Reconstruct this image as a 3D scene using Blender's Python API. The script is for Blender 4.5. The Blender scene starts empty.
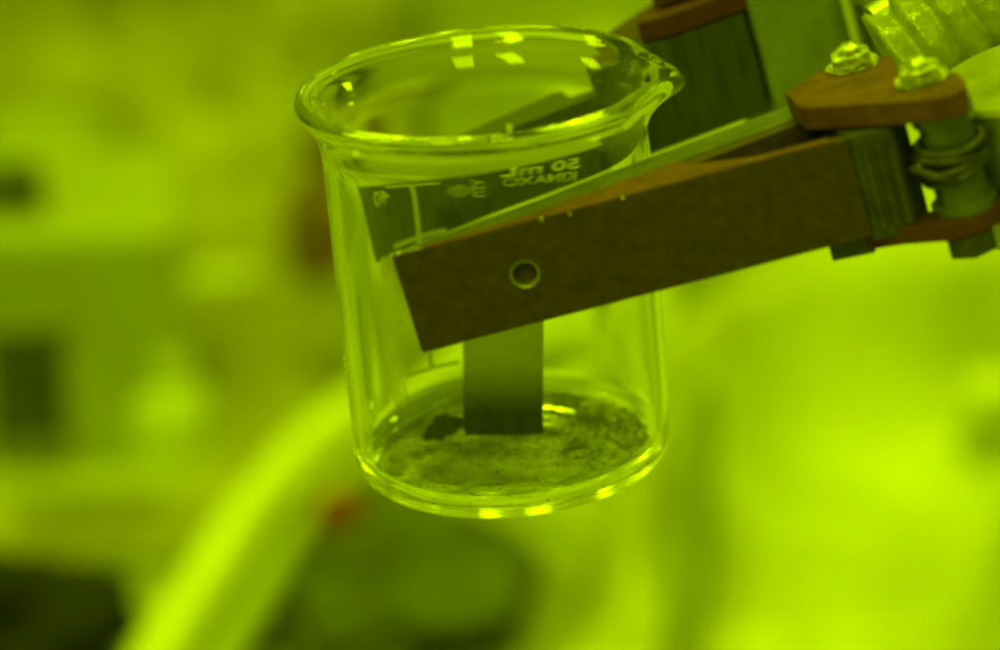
import bpy, bmesh, math, random
from mathutils import Vector, Matrix, noise
random.seed(7)
MM = 0.001
rad = math.radians
S = bpy.context.scene
C = S.collection

# ------------------------------------------------------------------ camera
TILT = rad(21.0)
cd = bpy.data.cameras.new('camera')
cam = bpy.data.objects.new('camera', cd); C.objects.link(cam)
cam.location = Vector((0.39, -469.44, 172.27)) * MM
cam.rotation_euler = (rad(90) - TILT, 0, 0)
cd.sensor_width = 36; cd.lens = 138.6
cd.clip_start = 0.02; cd.clip_end = 20
cd.dof.use_dof = True
cd.dof.focus_distance = 0.492
cd.dof.aperture_fstop = 10.5
S.camera = cam

# ------------------------------------------------------------------ world: the cell's dim all-round light, window glass tint put into its colour
W = bpy.data.worlds.new('World'); S.world = W; W.use_nodes = True
nt = W.node_tree; bg = nt.nodes['Background']
bg.inputs[0].default_value = (0.59, 1.0, 0.0, 1); bg.inputs[1].default_value = 0.32

# ------------------------------------------------------------------ lamps (cell lamps overhead; side and front lamps added as fill)
LAMP = (0.65, 1.0, 0.0)  # yellow-green tint of the lead-glass window put into the lamp colour
def area(name, loc, target, sx, sy, watts):
    l = bpy.data.lights.new(name, 'AREA'); l.shape = 'RECTANGLE'; l.size = sx*MM; l.size_y = sy*MM
    l.energy = watts; l.color = LAMP
    o = bpy.data.objects.new(name, l); C.objects.link(o)
    o.location = Vector(loc)*MM
    d = (Vector(target)-Vector(loc)).normalized()
    o.rotation_euler = d.to_track_quat('-Z', 'Y').to_euler()
    return o
area('cell_and_fill_lamp', (-260, 420, 900), (0, 250, -100), 260, 150, 4.3)
area('cell_and_fill_lamp', (160, 330, 900), (60, 250, -100), 170, 150, 4.3)
area('cell_and_fill_lamp', (-620, 60, 400), (0, 0, -20), 140, 170, 1.3)  # side lamp added to brighten the beaker's left edge
area('cell_and_fill_lamp', (640, 260, 200), (0, 0, -20), 100, 120, 0.8)  # added too, for the right edge of the glass
area('cell_and_fill_lamp', (60, -420, 560), (0, 0, 0), 130, 300, 1.6)  # front fill added for print and rim, mirrored as a square glint
area('cell_and_fill_lamp', (-275, -420, 560), (0, 0, 0), 130, 300, 2.2)  # second added front fill, gives the brighter square glint

S.view_settings.view_transform = 'Standard'; S.view_settings.look = 'None'
S.view_settings.gamma = 1; S.view_settings.exposure = 0.0; S.view_settings.use_curve_mapping = False
S.render.engine = 'CYCLES'
cy = S.cycles
cy.max_bounces = 80; cy.transmission_bounces = 80; cy.glossy_bounces = 80; cy.transparent_max_bounces = 16
cy.use_denoising = True
cy.pixel_filter_type = 'BLACKMAN_HARRIS'; cy.filter_width = 2.4
cy.sample_clamp_indirect = 12

# ------------------------------------------------------------------ materials
def mat(name, col, rough=0.6, metal=0.0, var=0.25, scale=120, bump=0.0, bscale=600, spec=0.5, col2=None, stretch=None):
    m = bpy.data.materials.new(name); m.use_nodes = True
    n = m.node_tree; b = n.nodes['Principled BSDF']
    b.inputs['Roughness'].default_value = rough; b.inputs['Metallic'].default_value = metal
    b.inputs['Specular IOR Level'].default_value = spec
    tc = n.nodes.new('ShaderNodeTexCoord'); src = tc.outputs['Object']
    if stretch:
        mp = n.nodes.new('ShaderNodeMapping'); mp.inputs['Scale'].default_value = stretch
        n.links.new(src, mp.inputs[0]); src = mp.outputs[0]
    nz = n.nodes.new('ShaderNodeTexNoise'); nz.inputs['Scale'].default_value = scale
    nz.inputs['Detail'].default_value = 6; nz.inputs['Roughness'].default_value = 0.65
    n.links.new(src, nz.inputs['Vector'])
    cr = n.nodes.new('ShaderNodeValToRGB'); cr.color_ramp.elements[0].position = 0.3; cr.color_ramp.elements[1].position = 0.72
    c2 = col2 or tuple(min(1, c*(1+var)) for c in col)
    c1 = tuple(c*(1-var) for c in col)
    cr.color_ramp.elements[0].color = (*c1, 1); cr.color_ramp.elements[1].color = (*c2, 1)
    n.links.new(nz.outputs[0], cr.inputs[0]); n.links.new(cr.outputs[0], b.inputs['Base Color'])
    mr = n.nodes.new('ShaderNodeMapRange'); mr.inputs['To Min'].default_value = max(0.03, rough-0.12); mr.inputs['To Max'].default_value = min(1, rough+0.15)
    n.links.new(nz.outputs[0], mr.inputs[0]); n.links.new(mr.outputs[0], b.inputs['Roughness'])
    if bump:
        n2 = n.nodes.new('ShaderNodeTexNoise'); n2.inputs['Scale'].default_value = bscale; n2.inputs['Detail'].default_value = 4
        n.links.new(src, n2.inputs['Vector'])
        bp = n.nodes.new('ShaderNodeBump'); bp.inputs['Strength'].default_value = bump; bp.inputs['Distance'].default_value = 0.0006
        n.links.new(n2.outputs[0], bp.inputs['Height']); n.links.new(bp.outputs[0], b.inputs['Normal'])
    return m

def glass_mat():
    m = bpy.data.materials.new('borosilicate_glass'); m.use_nodes = True
    n = m.node_tree; b = n.nodes['Principled BSDF']
    b.inputs['Base Color'].default_value = (0.985, 0.995, 0.985, 1)
    b.inputs['Transmission Weight'].default_value = 1.0
    b.inputs['Roughness'].default_value = 0.0; b.inputs['IOR'].default_value = 1.473
    return m
M_GLASS = glass_mat()
def ink(name, col, var):
    m = mat(name, col, 0.5, var=var, scale=900); n = m.node_tree
    b = n.nodes['Principled BSDF']; tl = n.nodes.new('ShaderNodeBsdfTranslucent'); mx = n.nodes.new('ShaderNodeMixShader')
    tl.inputs[0].default_value = (*col, 1); mx.inputs[0].default_value = 0.15
    n.links.new(b.outputs[0], mx.inputs[1]); n.links.new(tl.outputs[0], mx.inputs[2])
    n.links.new(mx.outputs[0], n.nodes['Material Output'].inputs[0]); return m
M_INK = ink('white_enamel', (0.95, 0.95, 0.92), 0.05)
M_INK_BACKLIT = ink('backlit_enamel', (0.97, 0.97, 0.95), 0.03); M_INK_BACKLIT.node_tree.nodes['Mix Shader'].inputs[0].default_value = 0.5  # same enamel, translucency raised so the lower marks brighten from behind
M_INK_FAINT = ink('worn_enamel', (0.8, 0.8, 0.76), 0.2)
M_BROWN = mat('red_brown_anodised_metal', (0.105, 0.031, 0.014), 0.6, spec=0.25, var=0.35, scale=260, bump=0.3, bscale=900, col2=(0.15, 0.053, 0.02))
M_FACE = mat('dark_brown_finger_metal', (0.060, 0.034, 0.016), 0.6, spec=0.2, var=0.3, scale=600, bump=0.3, bscale=2200)  # darker brown, with the shade of the front face put in
M_REDBR = mat('dark_red_brown_metal', (0.08, 0.023, 0.011), 0.6, spec=0.2, var=0.3, scale=150, bump=0.1)
M_PAD = mat('grey_green_rubber_pad', (0.085, 0.09, 0.045), 0.85, spec=0.25, var=0.3, scale=260, bump=0.3, bscale=1200)
M_PADDK = mat('dark_ribbed_pad', (0.048, 0.052, 0.028), 0.55, var=0.5, scale=300, stretch=(3, 3, 0.35), bump=0.3, bscale=1500)
M_DKMETAL = mat('dark_steel', (0.045, 0.042, 0.025), 0.45, metal=0.1, var=0.5, scale=220, bump=0.2)
M_STEEL = mat('bright_steel', (0.6, 0.6, 0.55), 0.2, metal=1.0, var=0.5, scale=500, bump=0.9, bscale=1100)
M_SATIN = mat('satin_steel', (0.42, 0.42, 0.38), 0.38, metal=0.85, var=0.25, scale=120, bump=0.1)
M_BLOCK = mat('dark_sample', (0.012, 0.013, 0.008), 0.9, spec=0.1, var=0.5, scale=500, bump=0.4, bscale=1500)
def height_fade(m, z0, z1, col):       # colour goes from dark at the bottom to pale at the top, ragged border
    n = m.node_tree; b = n.nodes['Principled BSDF']; l = b.inputs['Base Color'].links[0]; src = l.from_socket
    tc = n.nodes.new('ShaderNodeTexCoord'); sp = n.nodes.new('ShaderNodeSeparateXYZ'); n.links.new(tc.outputs['Object'], sp.inputs[0])
    nz = n.nodes.new('ShaderNodeTexNoise'); nz.inputs['Scale'].default_value = 350; nz.inputs['Detail'].default_value = 5
    ma = n.nodes.new('ShaderNodeMath'); ma.operation = 'MULTIPLY_ADD'; ma.inputs[1].default_value = 0.004
    n.links.new(nz.outputs[0], ma.inputs[0]); n.links.new(sp.outputs[2], ma.inputs[2])
    mr = n.nodes.new('ShaderNodeMapRange'); mr.inputs['From Min'].default_value = z0; mr.inputs['From Max'].default_value = z1
    n.links.new(ma.outputs[0], mr.inputs[0])
    mx = n.nodes.new('ShaderNodeMixRGB'); mx.inputs[2].default_value = (*col, 1)
    n.links.new(mr.outputs[0], mx.inputs[0]); n.links.new(src, mx.inputs[1]); n.links.new(mx.outputs[0], b.inputs['Base Color'])
height_fade(M_BLOCK, 0.0055, 0.0125, (0.40, 0.40, 0.28))
M_CRUMB = mat('dark_crumb', (0.015, 0.018, 0.01), 0.95, spec=0.1, var=0.5, scale=900)

# ------------------------------------------------------------------ helpers
def link(name, me, m=None, parent=None, mw=None, smooth=False):
    o = bpy.data.objects.new(name, me); C.objects.link(o)
    if m is not None and len(me.materials) == 0: me.materials.append(m)
    if smooth:
        for p in me.polygons: p.use_smooth = True
    if parent: o.parent = parent
    if mw is not None: o.matrix_world = mw
    return o
def scaled(me):
    me.transform(Matrix.Scale(MM, 4)); me.update()
def from_bm(name, bm, m, parent=None, mw=None, smooth=False):
    me = bpy.data.meshes.new(name); bm.to_mesh(me); bm.free(); scaled(me)
    return link(name, me, m, parent, mw, smooth)
def tag(o, label=None, cat=None, group=None, kind=None):
    if label: o['label'] = label
    if cat: o['category'] = cat
    if group: o['group'] = group
    if kind: o['kind'] = kind
    return o
def empty(name, mw, label, cat, group=None):
    o = bpy.data.objects.new(name, None); C.objects.link(o); o.empty_display_size = 0.01
    o.matrix_world = mw
    return tag(o, label, cat, group)
def tr(x, y, z): return Matrix.Translation(Vector((x, y, z))*MM)

def bm_prism(bm, poly, z0, z1, bev=0.0, segs=2):
    b2 = bmesh.new()
    vs = [b2.verts.new((x, y, z0)) for x, y in poly]
    f = b2.faces.new(vs)
    r = bmesh.ops.extrude_face_region(b2, geom=[f])
    for v in r['geom']:
        if isinstance(v, bmesh.types.BMVert): v.co.z = z1
    bmesh.ops.recalc_face_normals(b2, faces=b2.faces[:])
    if bev: bmesh.ops.bevel(b2, geom=b2.edges[:], offset=bev, segments=segs, affect='EDGES', profile=0.6, clamp_overlap=True)
    me = bpy.data.meshes.new('t'); b2.to_mesh(me); b2.free(); bm.from_mesh(me); bpy.data.meshes.remove(me)
    return bm
def prism(name, poly, z0, z1, m, parent, bev=0.25, mw=None):
    bm = bmesh.new(); bm_prism(bm, poly, z0, z1, bev)
    return from_bm(name, bm, m, parent, mw)
def lathe(bm, prof, seg=48, c=(0, 0, 0), closed=False):
    rings = []
    for r, z in prof:
        if r < 1e-6: rings.append([bm.verts.new((c[0], c[1], c[2]+z))])
        else: rings.append([bm.verts.new((c[0]+r*math.cos(2*math.pi*i/seg), c[1]+r*math.sin(2*math.pi*i/seg), c[2]+z)) for i in range(seg)])
    n = len(rings)
    for k in range(n if closed else n-1):
        a, b = rings[k], rings[(k+1) % n]
        for i in range(seg):
            j = (i+1) % seg
            if len(a) == 1 and len(b) == 1: continue
            if len(a) == 1: bm.faces.new((a[0], b[i], b[j]))
            elif len(b) == 1: bm.faces.new((a[i], a[j], b[0]))
            else: bm.faces.new((a[i], a[j], b[j], b[i]))
    bmesh.ops.recalc_face_normals(bm, faces=bm.faces[:])
    return bm
def tube(bm, pts, r, seg=14):
    pts = [Vector(p) for p in pts]; rr = r if isinstance(r, (list, tuple)) else [r]*len(pts)
    prev = None; rings = []
    for i, p in enumerate(pts):
        t = (pts[min(i+1, len(pts)-1)]-pts[max(i-1, 0)]).normalized()
        if prev is None:
            prev = t.orthogonal().normalized()
        prev = (prev - t*prev.dot(t)).normalized(); bt = t.cross(prev)
        rings.append([bm.verts.new(p+(prev*math.cos(2*math.pi*k/seg)+bt*math.sin(2*math.pi*k/seg))*rr[i]) for k in range(seg)])
    for a, b in zip(rings, rings[1:]):
        for k in range(seg): bm.faces.new((a[k], a[(k+1) % seg], b[(k+1) % seg], b[k]))
    bm.faces.new(rings[0]); bm.faces.new(rings[-1])
    bmesh.ops.recalc_face_normals(bm, faces=bm.faces[:])
    return bm
def spline(pts, n=10):
    P = [Vector(p) for p in pts]; P = [P[0]*2-P[1]]+P+[P[-1]*2-P[-2]]; out = []
    for i in range(1, len(P)-2):
        for k in range(n):
            t = k/n; a, b, c, d = P[i-1:i+3]
            out.append(0.5*((2*b)+(c-a)*t+(2*a-5*b+4*c-d)*t*t+(3*b-a-3*c+d)*t**3))
    out.append(P[-2]); return out
def sm(a, b, x):
    t = max(0, min(1, (x-a)/(b-a))); return t*t*(3-2*t)

# frames: the beaker is held leaning a little; the gripper comes in from the upper right
AX = Vector((0, -math.cos(TILT), math.sin(TILT)))
RF = Matrix.Rotation(rad(5.3), 4, AX)
BK = RF @ tr(0, 0, -25)                       # beaker frame, z = 0 at inside floor height
TG = RF @ Matrix.Rotation(rad(-10.9), 4, 'Y') @ Matrix.Rotation(rad(14.8), 4, 'Z')   # gripper frame
ZB = -200.0                                    # bench height

# ================================================================== SETTING
M_BENCH = mat('bench_top', (0.33, 0.35, 0.26), 0.45, var=0.4, scale=14, bump=0.1, bscale=200)
M_WALL = mat('cell_wall', (0.42, 0.42, 0.36), 0.5, var=0.2, scale=8)
bm = bmesh.new()
bmesh.ops.create_grid(bm, x_segments=40, y_segments=40, size=1)
for v in bm.verts: v.co = Vector((v.co.x*1100, 300+v.co.y*900, ZB))
tag(from_bm('bench_top', bm, M_BENCH), kind='structure')
bm = bmesh.new()
bm_prism(bm, [(-1100, 860), (1100, 860), (1100, 885), (-1100, 885)], ZB+0.5, 560, 0)
wall = tag(from_bm('back_wall', bm, M_WALL), kind='structure')
for i in range(8):
    x = -700+i*200
    prism('wall_panel', [(x+3, 854), (x+197, 854), (x+197, 859.5), (x+3, 859.5)], ZB+12, 540, M_WALL, wall, 1.5)

# ================================================================== BACKGROUND THINGS
M_SHEET = mat('white_plastic_sheeting', (0.40, 0.42, 0.30), 0.35, var=0.1, scale=14, col2=(0.76, 0.78, 0.68), bump=0.2, bscale=120)
M_HOSE = mat('pale_plastic_hose', (0.70, 0.72, 0.58), 0.35, var=0.08, scale=20)
M_HOSE2 = mat('darker_plastic_hose', (0.34, 0.37, 0.24), 0.4, var=0.12, scale=20)
M_PALE = mat('pale_enamelled_metal', (0.38, 0.40, 0.30), 0.45, var=0.18, scale=25)
M_PIN = mat('dull_grey_metal', (0.13, 0.135, 0.08), 0.3, metal=0.4, var=0.3, scale=200, bump=0.1)
M_BLACK = mat('black_plastic', (0.02, 0.02, 0.014), 0.9, spec=0.15, var=0.3, scale=30)
M_OLIVE = mat('dark_grey_fabric', (0.085, 0.095, 0.045), 0.9, spec=0.2, var=0.5, scale=40, bump=0.4, bscale=200)
M_RED = mat('red_plastic', (0.22, 0.03, 0.02), 0.8, var=0.2, scale=60)
M_AMBER = mat('brown_bottle', (0.17, 0.085, 0.03), 0.3, var=0.2, scale=30)
M_MILK = mat('translucent_white_plastic', (0.66, 0.70, 0.52), 0.4, var=0.12, scale=30)

# crumpled sheeting, right and behind the beaker
bm = bmesh.new(); NX, NY = 130, 120; vs = []
for j in range(NY+1):
    row = []
    for i in range(NX+1):
        u, v = i/NX, j/NY
        y = 285+v*285
        left = 8 - 16*sm(0.34, 0.72, v) + 14*math.sin(v*9)
        x = left + u*(235-left) + 3*math.sin(v*31)
        p = Vector((x*0.0075+y*0.002, y*0.009-x*0.003, 3.1))
        rdg = 1-abs(noise.noise(p))*2.2
        rdg2 = 1-abs(noise.noise(p*2.7+Vector((5, 1, 0))))*2
        h = 3+50*max(0, rdg)**2.4+5*max(0, rdg2)+14*sm(0.3, 1.0, v)
        edge = min(sm(0, 0.06, u), sm(0, 0.05, v), sm(0, 0.05, 1-v))
        row.append(bm.verts.new((x, y, ZB+1+h*edge)))
    vs.append(row)
for j in range(NY):
    for i in range(NX): bm.faces.new((vs[j][i], vs[j][i+1], vs[j+1][i+1], vs[j+1][i]))
bmesh.ops.recalc_face_normals(bm, faces=bm.faces[:])
r = bmesh.ops.solidify(bm, geom=bm.faces[:], thickness=0.4)
tag(from_bm('plastic_sheet', bm, M_SHEET, smooth=True), 'bright crumpled pale sheeting spread behind and right of the beaker', 'sheet')

# hose arching up from the lower left and in behind the beaker
hz = [(-77, 225, -186), (-71, 267, -184), (-65, 297, -184), (-57, 337, -184), (-45, 374, -183), (-30, 402, -182), (-10, 422, -180), (12, 436, -178), (40, 446, -178), (74, 450, -180)]
bm = bmesh.new(); tube(bm, spline(hz, 8), 6.4, 20)
tag(from_bm('hose', bm, M_HOSE, smooth=True), 'thick pale hose curving from the bottom edge up behind the beaker', 'hose')
hz2 = [(x+10.3, y-7.5, z-4) for x, y, z in hz]
bm = bmesh.new(); tube(bm, spline(hz2, 8), 4.3, 16)
tag(from_bm('hose', bm, M_HOSE2, smooth=True), 'thinner darker hose running along the lower side of the thick pale hose', 'hose')

# rumpled mottled cloth under the things at the left
bm = bmesh.new(); vs = []
for j in range(101):
    row = []
    for i in range(101):
        x = -215+i*1.9; y = 345+j*4.6
        p = Vector((x*0.016, y*0.013, 9.1))
        h = 3+24*max(0, 0.75-abs(noise.noise(p))*2.6)+9*abs(noise.noise(p*3.1))+0.045*(y-345)
        e = min(sm(0, 6, i), sm(0, 5, 100-i), sm(0, 5, j), sm(0, 5, 100-j))
        row.append(bm.verts.new((x+6*noise.noise(p*2), y, ZB+1+h*e)))
    vs.append(row)
for j in range(100):
    for i in range(100): bm.faces.new((vs[j][i], vs[j][i+1], vs[j+1][i+1], vs[j+1][i]))
bmesh.ops.recalc_face_normals(bm, faces=bm.faces[:])
bmesh.ops.solidify(bm, geom=bm.faces[:], thickness=0.5)
M_RAG = mat('mottled_cloth', (0.08, 0.078, 0.045), 0.9, scale=19, col2=(0.52, 0.50, 0.36))
tag(from_bm('cloth', bm, M_RAG, smooth=True), 'rumpled mottled cloth spread out of focus over the left background', 'cloth')

# equipment box with a dark panel in place of a shaded recess, left
t = empty('equipment_box', tr(-106, 412, ZB+1) @ Matrix.Rotation(0.12, 4, 'Z'), 'pale boxy apparatus with a dark square panel in place of a shaded recess, blurred at the left edge', 'equipment')
bm = bmesh.new(); bm_prism(bm, [(-60, -28), (28, -28), (28, 40), (-60, 40)], 0, 66, 2.5)
from_bm('housing', bm, M_PALE, t)
prism('recess_panel', [(-19, -29.5), (-1, -29.5), (-1, -28.2), (-19, -28.2)], 16, 42, M_OLIVE, t, 0.5)  # solid dark panel stands in for the shaded inside of the box
for z_ in (42.5, 13): prism('opening_trim', [(-22, -31), (2, -31), (2, -28.3), (-22, -28.3)], z_, z_+2.5, M_SATIN, t, 0.5)
prism('lid_grip', [(-22, -12), (-4, -12), (-4, 2), (-22, 2)], 66.3, 76, M_OLIVE, t, 2)
prism('base_ledge', [(-62, -44), (34, -44), (34, -28.5), (-62, -28.5)], 0, 8, M_PALE, t, 1.5)

# near-black crumpled bag lower left
bm = bmesh.new(); bmesh.ops.create_icosphere(bm, subdivisions=5, radius=1)
for v in bm.verts:
    k = 1+noise.noise(v.co*1.3+Vector((7, 1, 2)))*0.5+noise.noise(v.co*3.5)*0.18
    v.co = v.co*k; v.co = Vector((v.co.x*34, v.co.y*34, max(0.02, v.co.z*0.8+0.4)*24))
bag = from_bm('bag', bm, M_BLACK, None, tr(-119, 284, ZB+1) @ Matrix.Rotation(0.25, 4, 'Z'), True)
tag(bag, 'near-black crumpled bag in the bottom left corner below the pale apparatus', 'bag')

def bottle(name, x, y, prof, capz, capr, caph, mb, mc, label, cat):
    t = empty(name, tr(x, y, ZB+1), label, cat)
    bm = bmesh.new(); lathe(bm, prof, 40); from_bm('bottle_body', bm, mb, t, smooth=True)
    bm = bmesh.new(); lathe(bm, [(0, capz), (capr*.96, capz), (capr, capz+.6), (capr, capz+caph-1), (capr*.9, capz+caph), (0, capz+caph)], 40)
    from_bm('cap', bm, mc, t, smooth=False)
    return t
bottle('bottle', -80, 392, [(0, 0), (9, 0), (10.5, 2), (10.5, 20), (9, 24), (5, 27), (5, 30), (0, 30)], 28, 6, 7, M_MILK, M_MILK,
       'small pale plastic bottle left of the thick hose', 'bottle')
bottle('jar', -72, 470, [(0, 0), (11, 0), (12, 1.5), (12, 16), (11, 18), (0, 18)], 17, 13, 6, M_MILK, M_HOSE,
       'squat pale jar with a round lid, midway between apparatus and beaker', 'jar')
bottle('brown_bottle', -46, 510, [(0, 0), (11, 0), (12, 2), (12, 32), (8, 38), (5, 40), (5, 46), (0, 46)], 45, 6.5, 8, M_AMBER, M_AMBER,
       'reddish brown bottle blurred close to the left wall of the beaker', 'bottle')

# cloth-wrapped dark pouch with the red cap
bm = bmesh.new(); bmesh.ops.create_icosphere(bm, subdivisions=5, radius=1)
for v in bm.verts:
    n1 = noise.noise(v.co*1.5+Vector((3, 3, 3)))*0.55+noise.noise(v.co*4)*0.16
    v.co = v.co*(1+n1); v.co = Vector((v.co.x*28, v.co.y*44, max(0.02, v.co.z*0.9+0.5)*13))
pouch = from_bm('pouch', bm, M_OLIVE, None, tr(-22, 322, ZB+1), True)
tag(pouch, 'dark crumpled pouch on the bench just below the beaker', 'pouch')
t = empty('red_cap', tr(-36, 330, ZB+9), 'small blurred red cap at the left end of the dark pouch, below the beaker', 'cap')
bm = bmesh.new(); lathe(bm, [(0, 6), (5, 6), (5.5, 6.5), (5.5, 13), (4.6, 14.2), (0, 14.2)], 28); from_bm('cap_shell', bm, M_RED, t)
bm = bmesh.new(); lathe(bm, [(0, 0), (6.5, 0), (6.5, 5.8), (0, 5.8)], 28); from_bm('cap_neck', bm, M_OLIVE, t)

# posts at the far upper left
for (x, y, r_, h, lab) in ((-118, 700, 9, 60, 'dark upright post far behind, leftmost of the two at upper left'), (-98, 770, 10, 90, 'dark upright post far behind, touching the top edge at upper left')):
    t = empty('support_post', tr(x, y, ZB+44), lab, 'post', 'blurred posts behind')
    bm = bmesh.new(); lathe(bm, [(0, 0), (r_*1.7, 0), (r_*1.7, 3), (0, 3)], 32); from_bm('post_base', bm, M_OLIVE, t)
    bm = bmesh.new(); lathe(bm, [(0, 3.2), (r_, 3.2), (r_, h), (0, h)], 32); from_bm('post_shaft', bm, M_OLIVE, t, smooth=False)

# low dark can at the left
t = empty('canister', tr(-128, 560, ZB+1), 'low dark canister behind the pale apparatus at the left', 'canister')
bm = bmesh.new(); lathe(bm, [(0, 0), (17, 0), (18, 1.5), (18, 30), (17, 31), (0, 31)], 36); from_bm('can_body', bm, M_OLIVE, t)
bm = bmesh.new(); lathe(bm, [(0, 31.2), (18.6, 31.2), (18.6, 35), (0, 36)], 36); from_bm('can_lid', bm, M_PALE, t)

# dark flask edge and pale knob at right edge
t = empty('canister', tr(146, 462, ZB+12), 'dark upright canister cut by the right edge of the photo', 'canister')
bm = bmesh.new(); lathe(bm, [(0, 0), (17, 0), (18, 1.5), (18, 38), (12, 43), (0, 43)], 36); from_bm('can_body', bm, M_OLIVE, t)
bm = bmesh.new(); lathe(bm, [(0, 43.2), (10, 43.2), (10, 48), (0, 48)], 36); from_bm('can_lid', bm, M_BLACK, t)
t = empty('knob', tr(119, 392, ZB+14), 'small round pale knob on the sheeting at the right edge', 'knob')
bm = bmesh.new(); lathe(bm, [(0, 0), (4, 0), (4, 6), (6.5, 8), (7, 11), (5.5, 14.5), (0, 16)], 32); from_bm('knob_head', bm, M_HOSE, t, smooth=True)
bm = bmesh.new(); lathe(bm, [(0, -6), (8, -6), (8, -0.3), (0, -0.3)], 32); from_bm('knob_base', bm, M_PALE, t)
M_STRAND = mat('grey_fold_strand', (0.20, 0.22, 0.13), 0.6, var=0.2, scale=30)
# added dark strand stands in for a fold gap under the beaker's right side
bm = bmesh.new(); tube(bm, spline([(36, 240, -182), (43, 300, -176), (46, 350, -168), (47, 400, -164), (52, 450, -158), (70, 500, -152)], 8), 5, 12)
tag(from_bm('fold_strand', bm, M_STRAND, smooth=True), 'added darker strand standing in for a fold gap in the bright sheeting below the right side of the beaker', 'fold_strand')

# ================================================================== BEAKER
beaker = empty('beaker', BK, 'small clear glass beaker with white printed scale, held in the gripper', 'beaker')
prof = [(0, -1.8), (12, -1.9), (16.8, -2.5), (18.6, -2.25), (20.0, -1.3), (20.8, 0.3), (21, 2.4), (21, 12), (21, 24), (21, 36), (21, 41), (21.1, 43.5), (21.5, 45.4), (22.3, 47), (23.1, 48), (23.7, 48.9), (23.85, 49.8), (23.5, 50.5), (22.8, 50.75), (22.1, 50.4), (21.3, 49.2), (20.5, 47.5), (19.95, 45.6), (19.7, 43), (19.6, 36), (19.6, 24), (19.6, 12), (19.6, 3.4), (19.3, 1.4), (18.4, 0.2), (16.8, -0.4), (12, -0.55), (0, -0.6)]
def fine(pr, n=3):
    P = spline([(a, b, 0) for a, b in pr], n); return [(max(0, p.x), p.y) for p in P]
prof2 = fine(prof); prof2[0] = (0, prof[0][1]); prof2[-1] = (0, prof[-1][1])
bm = bmesh.new(); lathe(bm, prof2, 200)
PH = rad(-6)
for v in bm.verts:
    r_ = math.hypot(v.co.x, v.co.y)
    if r_ < 1: continue
    a = math.atan2(v.co.y, v.co.x); d = (a-PH+math.pi) % (2*math.pi)-math.pi
    g = sm(43.5, 50, v.co.z)
    w = math.exp(-(d/0.15)**2)
    dr = g*(2.4*w-0.6*math.exp(-((abs(d)-0.42)/0.16)**2))
    ring = 0.05*math.sin(3*a+v.co.z*0.1)+0.03*noise.noise(Vector((math.cos(a)*2, math.sin(a)*2, v.co.z*0.12)))
    k = (r_+dr+ring*g)/r_
    v.co.x *= k; v.co.y *= k; v.co.z -= g*g*0.9*w
    v.co.z += (0.16*noise.noise(Vector((math.cos(a)*1.3, math.sin(a)*1.3, 4)))*g)
from_bm('glass_body', bm, M_GLASS, beaker, smooth=True)

def wrap(me, az, z0, R=21.04, flip=1):
    # az: angle from +y (far side); text reads correctly from outside, so it looks mirrored from the front
    for v in me.vertices:
        t = az - v.co.x/R
        off = v.co.z
        v.co = Vector((math.sin(t)*(R+off), math.cos(t)*(R+off), z0+v.co.y))
def text_part(name, body, size, az, z0, m, spin=0, bold=0.0, xs=1.0):
    cu = bpy.data.curves.new('txt', 'FONT'); cu.body = body; cu.size = size; cu.align_x = 'CENTER'; cu.align_y = 'CENTER'; cu.offset = bold
    cu.resolution_u = 3
    o = bpy.data.objects.new('txt', cu); C.objects.link(o)
    dg = bpy.context.evaluated_depsgraph_get(); dg.update()
    me = bpy.data.meshes.new_from_object(o.evaluated_get(dg))
    bpy.data.objects.remove(o); bpy.data.curves.remove(cu)
    if spin: me.transform(Matrix.Rotation(spin, 4, 'Z'))
    me.transform(Matrix.Diagonal((xs, 1, 1, 1)))
    b = bmesh.new(); b.from_mesh(me)
    r = bmesh.ops.extrude_face_region(b, geom=b.faces[:])
    for v in r['geom']:
        if isinstance(v, bmesh.types.BMVert): v.co.z += 0.05
    bmesh.ops.recalc_face_normals(b, faces=b.faces[:]); b.to_mesh(me); b.free()
    wrap(me, az, z0); scaled(me); me.name = name
    me.materials.clear()
    return link(name, me, m, beaker)
def bar(name, x0, x1, y0, y1, m, az=0, z0=0):
    b = bmesh.new(); n = max(2, int(abs(x1-x0)/0.7)+1)
    lo = [[b.verts.new((x0+(x1-x0)*i/n, yy, zz)) for i in range(n+1)] for yy, zz in ((y0, 0), (y1, 0), (y1, .05), (y0, .05))]
    for k in range(4):
        a, c = lo[k], lo[(k+1) % 4]
        for i in range(n): b.faces.new((a[i], a[i+1], c[i+1], c[i]))
    b.faces.new([l[0] for l in lo]); b.faces.new([l[-1] for l in lo])
    bmesh.ops.recalc_face_normals(b, faces=b.faces[:])
    me = bpy.data.meshes.new(name); b.to_mesh(me); b.free(); wrap(me, az, z0); scaled(me)
    return link(name, me, m, beaker)
AZ = math.asin(7.4/21.0)
text_part('volume_print', '50 mL', 5.4, AZ, 35.5, M_INK, bold=0.22, xs=0.84)
text_part('maker_print', 'KIMAX\u00ae', 3.7, AZ, 31.5, M_INK_FAINT, bold=0.09, xs=0.8)
text_part('origin_print', 'U.S.A.', 2.4, math.asin(-1.6/21), 31.0, M_INK_FAINT, spin=rad(90), bold=0.06)
AS = math.asin(-10.6/21.0)
bar('scale_line', -0.36, 0.36, 5, 33.6, M_INK, AS)
for zt, num in ((33.4, '40'), (23.9, '30'), (14.4, '20'), (5.0, '10')):
    bar('scale_mark', -0.0, 4.6, zt-0.30, zt+0.30, M_INK if zt > 20 else M_INK_BACKLIT, AS)
    bar('scale_mark', -4.4, -0.3, zt-0.28, zt+0.28, M_INK if zt > 20 else M_INK_BACKLIT, AS)
    text_part('scale_number', num, 3.4, AS-0.29, zt-2.1, M_INK if zt > 20 else M_INK_BACKLIT, bold=0.12)
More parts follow.
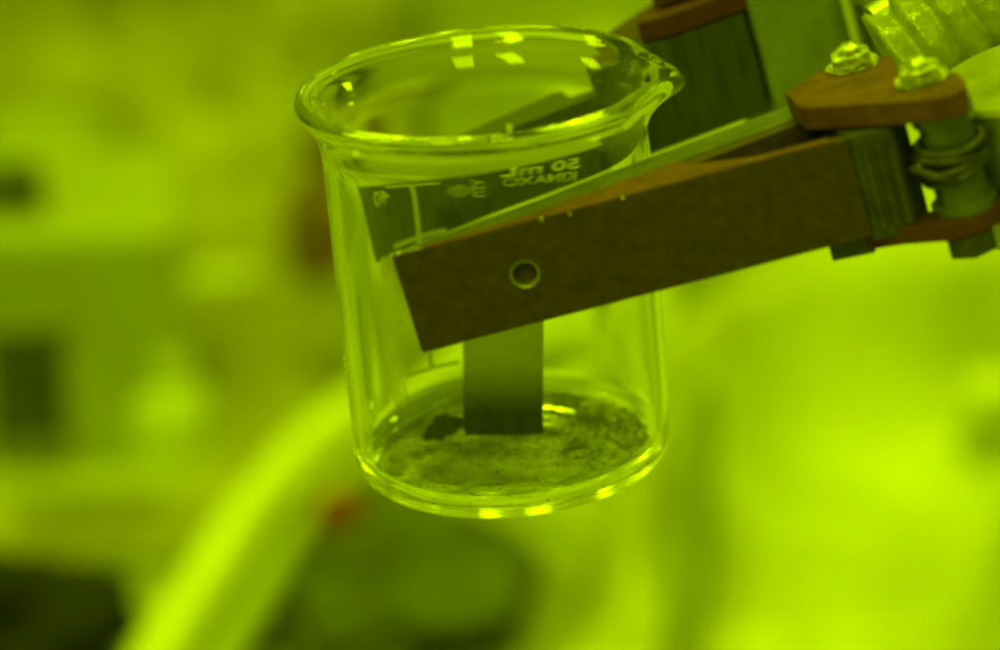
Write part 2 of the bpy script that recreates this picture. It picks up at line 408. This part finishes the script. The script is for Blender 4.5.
# worn round emblem: disc with a bar through it
AE = math.asin(-4.2/21)
b = bmesh.new(); n = 28; cvs = []
for k in range(n):
    a = 2*math.pi*k/n; cvs.append((1.9*math.cos(a), 1.9*math.sin(a)))
c0 = b.verts.new((0, 0, 0)); ring = [b.verts.new((x, y, 0)) for x, y in cvs]
for k in range(n): b.faces.new((c0, ring[k], ring[(k+1) % n]))
me = bpy.data.meshes.new('maker_emblem'); b.to_mesh(me); b.free(); wrap(me, AE, 30.5); scaled(me)
M_EMB = mat('faint_etched_disc', (0.30, 0.31, 0.25), 0.7, var=0.5, scale=1200)
link('maker_emblem', me, M_EMB, beaker)
for k in range(9):      # fine side marks seen edge-on at the left wall
    bar('side_mark', -0.5, 0.5, 7+k*1.0, 7.45+k*1.0, M_INK_FAINT, rad(-96))

# contents: dark block, crumb, powder and a dried film
blk = BK @ tr(-1.2, 7.0, 0.45-0.5) @ Matrix.Rotation(rad(5.0), 4, 'Y')
bm = bmesh.new(); bm_prism(bm, [(-5.3, -3), (5.3, -3), (5.3, 3), (-5.3, 3)], 0, 17.5, 0.35, 2)
o = from_bm('sample_block', bm, M_BLOCK, None, blk)
tag(o, 'dark square-edged block standing on the beaker floor, top behind the gripper finger', 'block')
bm = bmesh.new()
for (cx, cy_, r_) in ((-9.2, 8.5, 1.5), (-7.6, 9.0, 1.1), (-10.6, 7.6, 1.0), (-8.4, 7.4, 0.9), (-11.4, 6.2, .8), (-9.8, 5.8, .7)):
    b2 = bmesh.new(); bmesh.ops.create_icosphere(b2, subdivisions=3, radius=1)
    for v in b2.verts:
        k = 1+0.35*noise.noise(v.co*2.2+Vector((cx, cy_, 0)))+0.12*noise.noise(v.co*6)
        v.co = Vector((v.co.x*k*r_+cx, v.co.y*k*r_+cy_, max(0, v.co.z*k*r_*0.9+r_*0.7)-0.5))
    me = bpy.data.meshes.new('t'); b2.to_mesh(me); b2.free(); bm.from_mesh(me)
o = from_bm('debris_lump', bm, M_CRUMB, None, BK)
tag(o, 'dark crumbly lump on the beaker floor just left of the dark block', 'lump')
bm = bmesh.new()
rnd = random.Random(3)
for k in range(9000):
    a = rnd.uniform(0, 2*math.pi); rr = 18.6*math.sqrt(rnd.random()); x, y = rr*math.cos(a), rr*math.sin(a)
    dens = 0.10 + 0.9*sm(-2, 7, x)*sm(-9, 1, y) + 0.35*sm(4, 10, -x)*sm(-4, 6, y)
    dens *= 0.45+0.9*sm(-0.25, 0.35, noise.noise(Vector((x*0.25, y*0.25, 1))))
    if rnd.random() > dens: continue
    s = rnd.choice((0.10, 0.13, 0.16, 0.2, 0.2, 0.3))
    zf = -0.5+0.0007*rr*rr*(1 if rr < 17 else 2)
    vv = [Vector((rnd.uniform(-1, 1), rnd.uniform(-1, 1), rnd.uniform(-.2, 1)))*s for _ in range(5)]
    vv = [bm.verts.new(q+Vector((x, y, zf))) for q in vv]
    for tri in ((0, 1, 2), (0, 2, 3), (0, 3, 1), (1, 2, 4), (2, 3, 4), (1, 4, 3)):
        bm.faces.new([vv[i] for i in tri])
o = from_bm('powder', bm, mat('grey_green_powder', (0.05, 0.06, 0.03), 0.95, spec=0.1, var=0.8, scale=300), None, BK)
tag(o, 'scattered dark grains over the right half of the beaker floor', 'powder', kind='stuff')
M_FILM = mat('dried_residue', (0.13, 0.14, 0.07), 0.8, spec=0.2, var=0.7, scale=260)
n_ = M_FILM.node_tree; b_ = n_.nodes['Principled BSDF']
nz = n_.nodes.new('ShaderNodeTexNoise'); nz.inputs['Scale'].default_value = 190; nz.inputs['Detail'].default_value = 8; nz.inputs['Roughness'].default_value = 0.7
tc = n_.nodes.new('ShaderNodeTexCoord'); n_.links.new(tc.outputs['Object'], nz.inputs['Vector'])
mr = n_.nodes.new('ShaderNodeMapRange'); mr.inputs['From Min'].default_value = 0.40; mr.inputs['From Max'].default_value = 0.62; mr.inputs['To Min'].default_value = 0.30; mr.inputs['To Max'].default_value = 0.92
n_.links.new(nz.outputs[0], mr.inputs[0]); n_.links.new(mr.outputs[0], b_.inputs['Alpha'])
bm = bmesh.new(); lathe(bm, [(0, -0.53), (12, -0.47), (16.6, -0.28), (18.0, 0.2)], 64)
o = from_bm('residue_film', bm, M_FILM, None, BK, smooth=True)
tag(o, 'thin mottled dried film coating the beaker floor', 'residue', kind='stuff')

# ================================================================== GRIPPER
grip = empty('manipulator_gripper', TG, 'brown and steel two-fingered gripper reaching in from the upper right to hold the beaker', 'gripper')
def solid(name, poly, z0, z1, m, parent=grip, bev=0.25):
    bm = bmesh.new(); bm_prism(bm, poly, z0, z1, bev)
    me = bpy.data.meshes.new(name); bm.to_mesh(me); bm.free(); scaled(me)
    return link(name, me, m, parent)
# --- front finger: wedge plate with a pocket in its top, blind hole in the face
FX = lambda x: -22.6-(x+16.5)*0.3145
finger_poly = [(-16.5, -22.7), (-16.1, -22.1), (0, -25.5), (20.6, -26.2), (37, -26.8), (38.2, -27), (38.2, FX(38.2)), (20, FX(20))]
ff = solid('front_finger', finger_poly, 1.3, 14.25, M_FACE, bev=0.16)
def cut(obj, me_c):
    c = bpy.data.objects.new('c', me_c); C.objects.link(c); c.matrix_world = TG
    md = obj.modifiers.new('b', 'BOOLEAN'); md.operation = 'DIFFERENCE'; md.object = c; md.solver = 'EXACT'
    dg = bpy.context.evaluated_depsgraph_get(); dg.update()
    me = bpy.data.meshes.new_from_object(obj.evaluated_get(dg))
    obj.modifiers.clear(); obj.data = me; bpy.data.objects.remove(c)
bpy.context.view_layer.update()
bm = bmesh.new(); bm_prism(bm, [(21.2, -29.0), (43, -28.4), (43, FX(43)+1.9), (36.5, FX(36.5)+1.9), (28, FX(28)+2.0)], 8.5, 20)
me = bpy.data.meshes.new('c'); bm.to_mesh(me); bm.free(); scaled(me); cut(ff, me)
hn = Vector((-0.3, -0.954, 0)).normalized()
HM = Matrix.Translation(Vector((-2.1, FX(-2.1), 7.9))) @ hn.to_track_quat('Z', 'Y').to_matrix().to_4x4()
bm = bmesh.new(); bmesh.ops.create_cone(bm, cap_ends=True, segments=40, radius1=1.82, radius2=1.82, depth=2.4, matrix=HM)
me = bpy.data.meshes.new('c'); bm.to_mesh(me); bm.free(); scaled(me); cut(ff, me)
bm = bmesh.new(); lathe(bm, [(1.80, -1.15), (1.80, 0.05), (1.68, 0.05), (1.62, 0.0), (1.55, -1.15)], 40, closed=True); bm.transform(HM)
from_bm('hole_glint_ring', bm, M_SATIN, ff, smooth=False)  # pale ring added so the hole's rim and lower wall show bright
ff['label'] = 'front finger with dark face and small round hole'
# scratched lighter cap along the finger top
from_bm('finger_top_strip', bm_prism(bmesh.new(), [(-16.3, -22.7), (-15.8, -22.2), (0, -25.55), (20.8, -26.3), (21.0, -28.95), (28, FX(28)+1.8), (36.5, FX(36.5)+1.8), (36.5, FX(36.5)+0.15), (20, FX(20)+0.15)], 14.27, 14.5, 0.05), M_BROWN, ff)
prism('tip_glint_edge', [(-16.0, -22.95), (-12.8, -23.9), (-12.6, -23.5), (-15.6, -22.4)], 14.55, 14.75, M_STEEL, ff, 0.05)
fp = solid('front_pad', [(-13.6, -21.0), (43, -21.0), (43, -26.7), (37, -26.6), (20.6, -26.0), (0, -25.3), (-15.2, -22.1)], 1.5, 14.3, M_PAD, bev=0.06)
for nx_, nz_ in ((1.6, 14.2), (11.4, 14.2), (5.0, 13.9)):      # steel specks added as glints on the finger's top edge
    bm = bmesh.new(); bmesh.ops.create_icosphere(bm, subdivisions=1, radius=0.27, matrix=Matrix.Translation((nx_, FX(nx_)-0.02, nz_))); from_bm('edge_glint', bm, M_STEEL, ff)
# --- fishplate on top of the front finger
solid('top_link_plate', [(36.2, -25.4), (35.5, -32.7), (37.5, -35.3), (40.1, -38.1), (45.1, -43.9), (47.9, -46.5), (50, -47.4), (51.9, -46.6), (53.0, -44.1), (53.4, -40.5), (51.8, -37.2), (48.2, -35.0), (49.6, -30), (50.5, -26), (46.9, -24.2), (42.1, -22.7)], 14.6, 17.7, M_BROWN, bev=0.3)
def bolt(x, y, z, r, h, ang, parent=grip):
    b = bmesh.new(); lathe(b, [(0, z), (r*1.18, z), (r*1.18, z+0.5), (0, z+0.5)], 28, (x, y, 0))
    w = from_bm('washer', b, M_STEEL, parent)
    poly = [(x+r*math.cos(ang+k*math.pi/3), y+r*math.sin(ang+k*math.pi/3)) for k in range(6)]
    o = prism('bolt_head', poly, z+0.55, z+h, M_STEEL, parent, 0.3)
    b = bmesh.new(); lathe(b, [(0, z+h+.05), (r*.42, z+h+.05), (r*.5, z+h+0.7), (r*.25, z+h+1.1), (0, z+h+1.1)], 20, (x, y, 0))
    from_bm('screw_end', b, M_STEEL, o)
bolt(45.6, -25.4, 17.7, 2.8, 2.0, 0.3)
bolt(49.3, -39.2, 17.7, 2.8, 2.0, 0.1)
# --- knuckle, lower link arm, feet
kn = solid('knuckle', [(38.35, FX(38.35)+0.7), (43.6, FX(43.6)+0.7), (46.6, -37.6), (47.4, -30), (38.35, -27.2)], 0.2, 14.3, M_DKMETAL, bev=0.4)
for xr in (39.4, 41.0, 42.4):
    prism('knuckle_rib', [(xr, FX(xr)+0.05), (xr+0.7, FX(xr+.7)+0.05), (xr+0.7, FX(xr+.7)+0.68), (xr, FX(xr)+0.68)], 1.6, 12.6, M_DKMETAL, kn, 0.12)
lower = [(35.8, -36.3), (41.7, -40.2), (46.4, -44.9), (50.4, -45.4), (55.1, -44.0), (60, -41.5), (72, -36), (72, -31.5), (59, -37), (54.5, -39.2), (50, -40.4), (47.5, -39.4), (43, -35), (38.5, -32)]
solid('lower_link_arm', lower, -1.15, 1.2, M_REDBR, bev=0.3)
solid('link_foot', [(33.6, -35.6), (38.6, -38.0), (39.6, -35.2), (35.0, -32.6)], -1.7, 1.1, M_DKMETAL, bev=0.3)
def nut(x, y, z, r, h):
    poly = [(x+r*math.cos(.2+k*math.pi/3), y+r*math.sin(.2+k*math.pi/3)) for k in range(6)]
    prism('pivot_nut', poly, z-h, z, M_DKMETAL, grip, 0.3)
nut(49.3, -42.5, -1.25, 3.3, 2.8)
# pivot pin and spring
bm = bmesh.new(); lathe(bm, [(0, 1.25), (4.1, 1.25), (4.1, 2.2), (3.3, 2.5), (3.3, 12.6), (3.9, 12.8), (3.9, 14.5), (0, 14.5)], 40, (50.2, -41.0, 0)); from_bm('pivot_pin', bm, M_PIN, grip, smooth=False)
bm = bmesh.new(); pts = []
for k in range(120):
    a = k/120*2*math.pi*4.5
    pts.append((49.9+(4.0+.3*math.sin(k*.31))*math.cos(a), -41.2+4.2*math.sin(a), 5.8+k/120*4.6+0.9*math.cos(a)*math.sin(k*.06)))
pts = [(44.4, -42.0, 8.6), (46.4, -44.6, 7.4), (48.4, -45.6, 6.2)]+pts[6:]
tube(bm, pts, 0.55, 8); from_bm('coil_spring', bm, M_DKMETAL, grip, smooth=True)
# --- wrist body behind the pin
bm = bmesh.new(); lathe(bm, [(0, -7), (13, -7), (13.6, -6.4), (13.6, 11.4), (13, 12), (0, 12)], 64, (66, -34, 0)); from_bm('wrist_drum', bm, M_SATIN, grip, smooth=False)
M_SLEEVE = mat('clear_ribbed_plastic', (0.48, 0.5, 0.4), 0.18, var=0.2, scale=300, bump=0.5, bscale=700)
M_SLEEVE.node_tree.nodes['Principled BSDF'].inputs['Transmission Weight'].default_value = 0.55
bm = bmesh.new(); prf = []
for k in range(121):
    zz = k*0.5; prf.append((7.4+0.75*math.sin(zz*2*math.pi/4.2)+0.25*math.sin(zz*3.1), zz))
prf = [(0, 0), (5.5, 0)]+prf[1:]+[(0, 60)]
lathe(bm, prf, 56)
for v in bm.verts:
    r0 = v.co.to_2d().length
    if r0 > 1:
        k = 1+0.07*noise.noise(v.co*0.35)+0.04*noise.noise(v.co*1.1); v.co.x *= k; v.co.y *= k
d = (Vector((110, -14, 27))-Vector((56, -8, 8.5))).normalized()
bm.transform(Matrix.Translation(Vector((56.5, -8, 9.0))) @ d.to_track_quat('Z', 'Y').to_matrix().to_4x4())
from_bm('ribbed_sleeve', bm, M_SLEEVE, grip, smooth=True)
# --- rear finger with ribbed pad
teeth = [(-13.0, 21.0)]; x = -12.6   # pad stands a hair off the glass
while x < 46.6:
    teeth += [(x, 21.0), (x+0.42, 21.28)]; x += 0.8
cutx = [p for p in teeth if p[0] < 25.5]; rest = [p for p in teeth if p[0] >= 25.5]
rp = solid('rear_pad', rest+[(47.0, 21.0), (47.0, 26), (rest[0][0], 24.6)], -0.2, 14.3, M_PADDK, bev=0)
rp2 = solid('rear_pad_tip', cutx+[(cutx[-1][0]+0.35, 21.2), (cutx[-1][0]+0.35, 24.5), (-13.0, 22.9)], -0.2, 10.4, M_PADDK, bev=0)
rp['label'] = 'dark vertically ribbed pad of the rear finger'
solid('rear_finger', [(-13.0, 23.05), (22, 24.8), (22, 30), (-12.5, 24)], 0, 10.1, M_PADDK, bev=0.2)
solid('rear_finger', [(26.0, 25.0), (47.0, 26.2), (47.0, 41), (40, 40), (30, 33)], 0, 14.3, M_FACE, bev=0.2)
solid('rear_link_plate', [(32.5, 22.6), (36.5, 21.4), (52, 20.6), (52, 40), (46, 40), (41.5, 34), (38, 29.5), (34, 27)], 14.6, 17.6, M_REDBR, bev=0.3)
solid('rear_link_plate', [(36, 25), (53, 22.4), (53, 38), (47, 38), (42, 33)], 18.0, 20.5, M_BROWN, bev=0.3)
M_KN = mat('grey_cast_metal', (0.17, 0.19, 0.10), 0.5, var=0.3, scale=150, bump=0.2)
solid('rear_knuckle', [(47.6, 20.0), (60.5, 20.0), (60.5, 38), (47.6, 38)], -9, 27, M_KN, bev=0.7)
bolt(50, 27.5, 27, 2.4, 2, 0.4)
# --- linkage rods and hub, upper right
def rod(name, a, b_, r_, m):
    bm = bmesh.new(); tube(bm, [a, Vector(a).lerp(Vector(b_), .5), b_], r_, 28); return from_bm(name, bm, m, grip, smooth=False)
rod('link_rod', (58, 0, 12.4), (96, 0, 21), 3.6, M_SATIN)
rod('link_rod', (60, -14, -1), (100, -14, 6), 3.5, M_PIN)
bm = bmesh.new(); lathe(bm, [(0, -4), (9, -4), (9.6, -3.4), (9.6, 15), (7.5, 15.4), (7.5, 22), (6.8, 22.6), (0, 22.6)], 40, (72, 22, 0)); from_bm('wrist_hub', bm, M_STEEL, grip)
bolt(64, 12, 17, 3, 2.6, 0.2)
solid('hub_bracket', [(59, 6), (86, 6), (86, 16), (59, 16)], 13.6, 16.9, M_SATIN, bev=0.4)
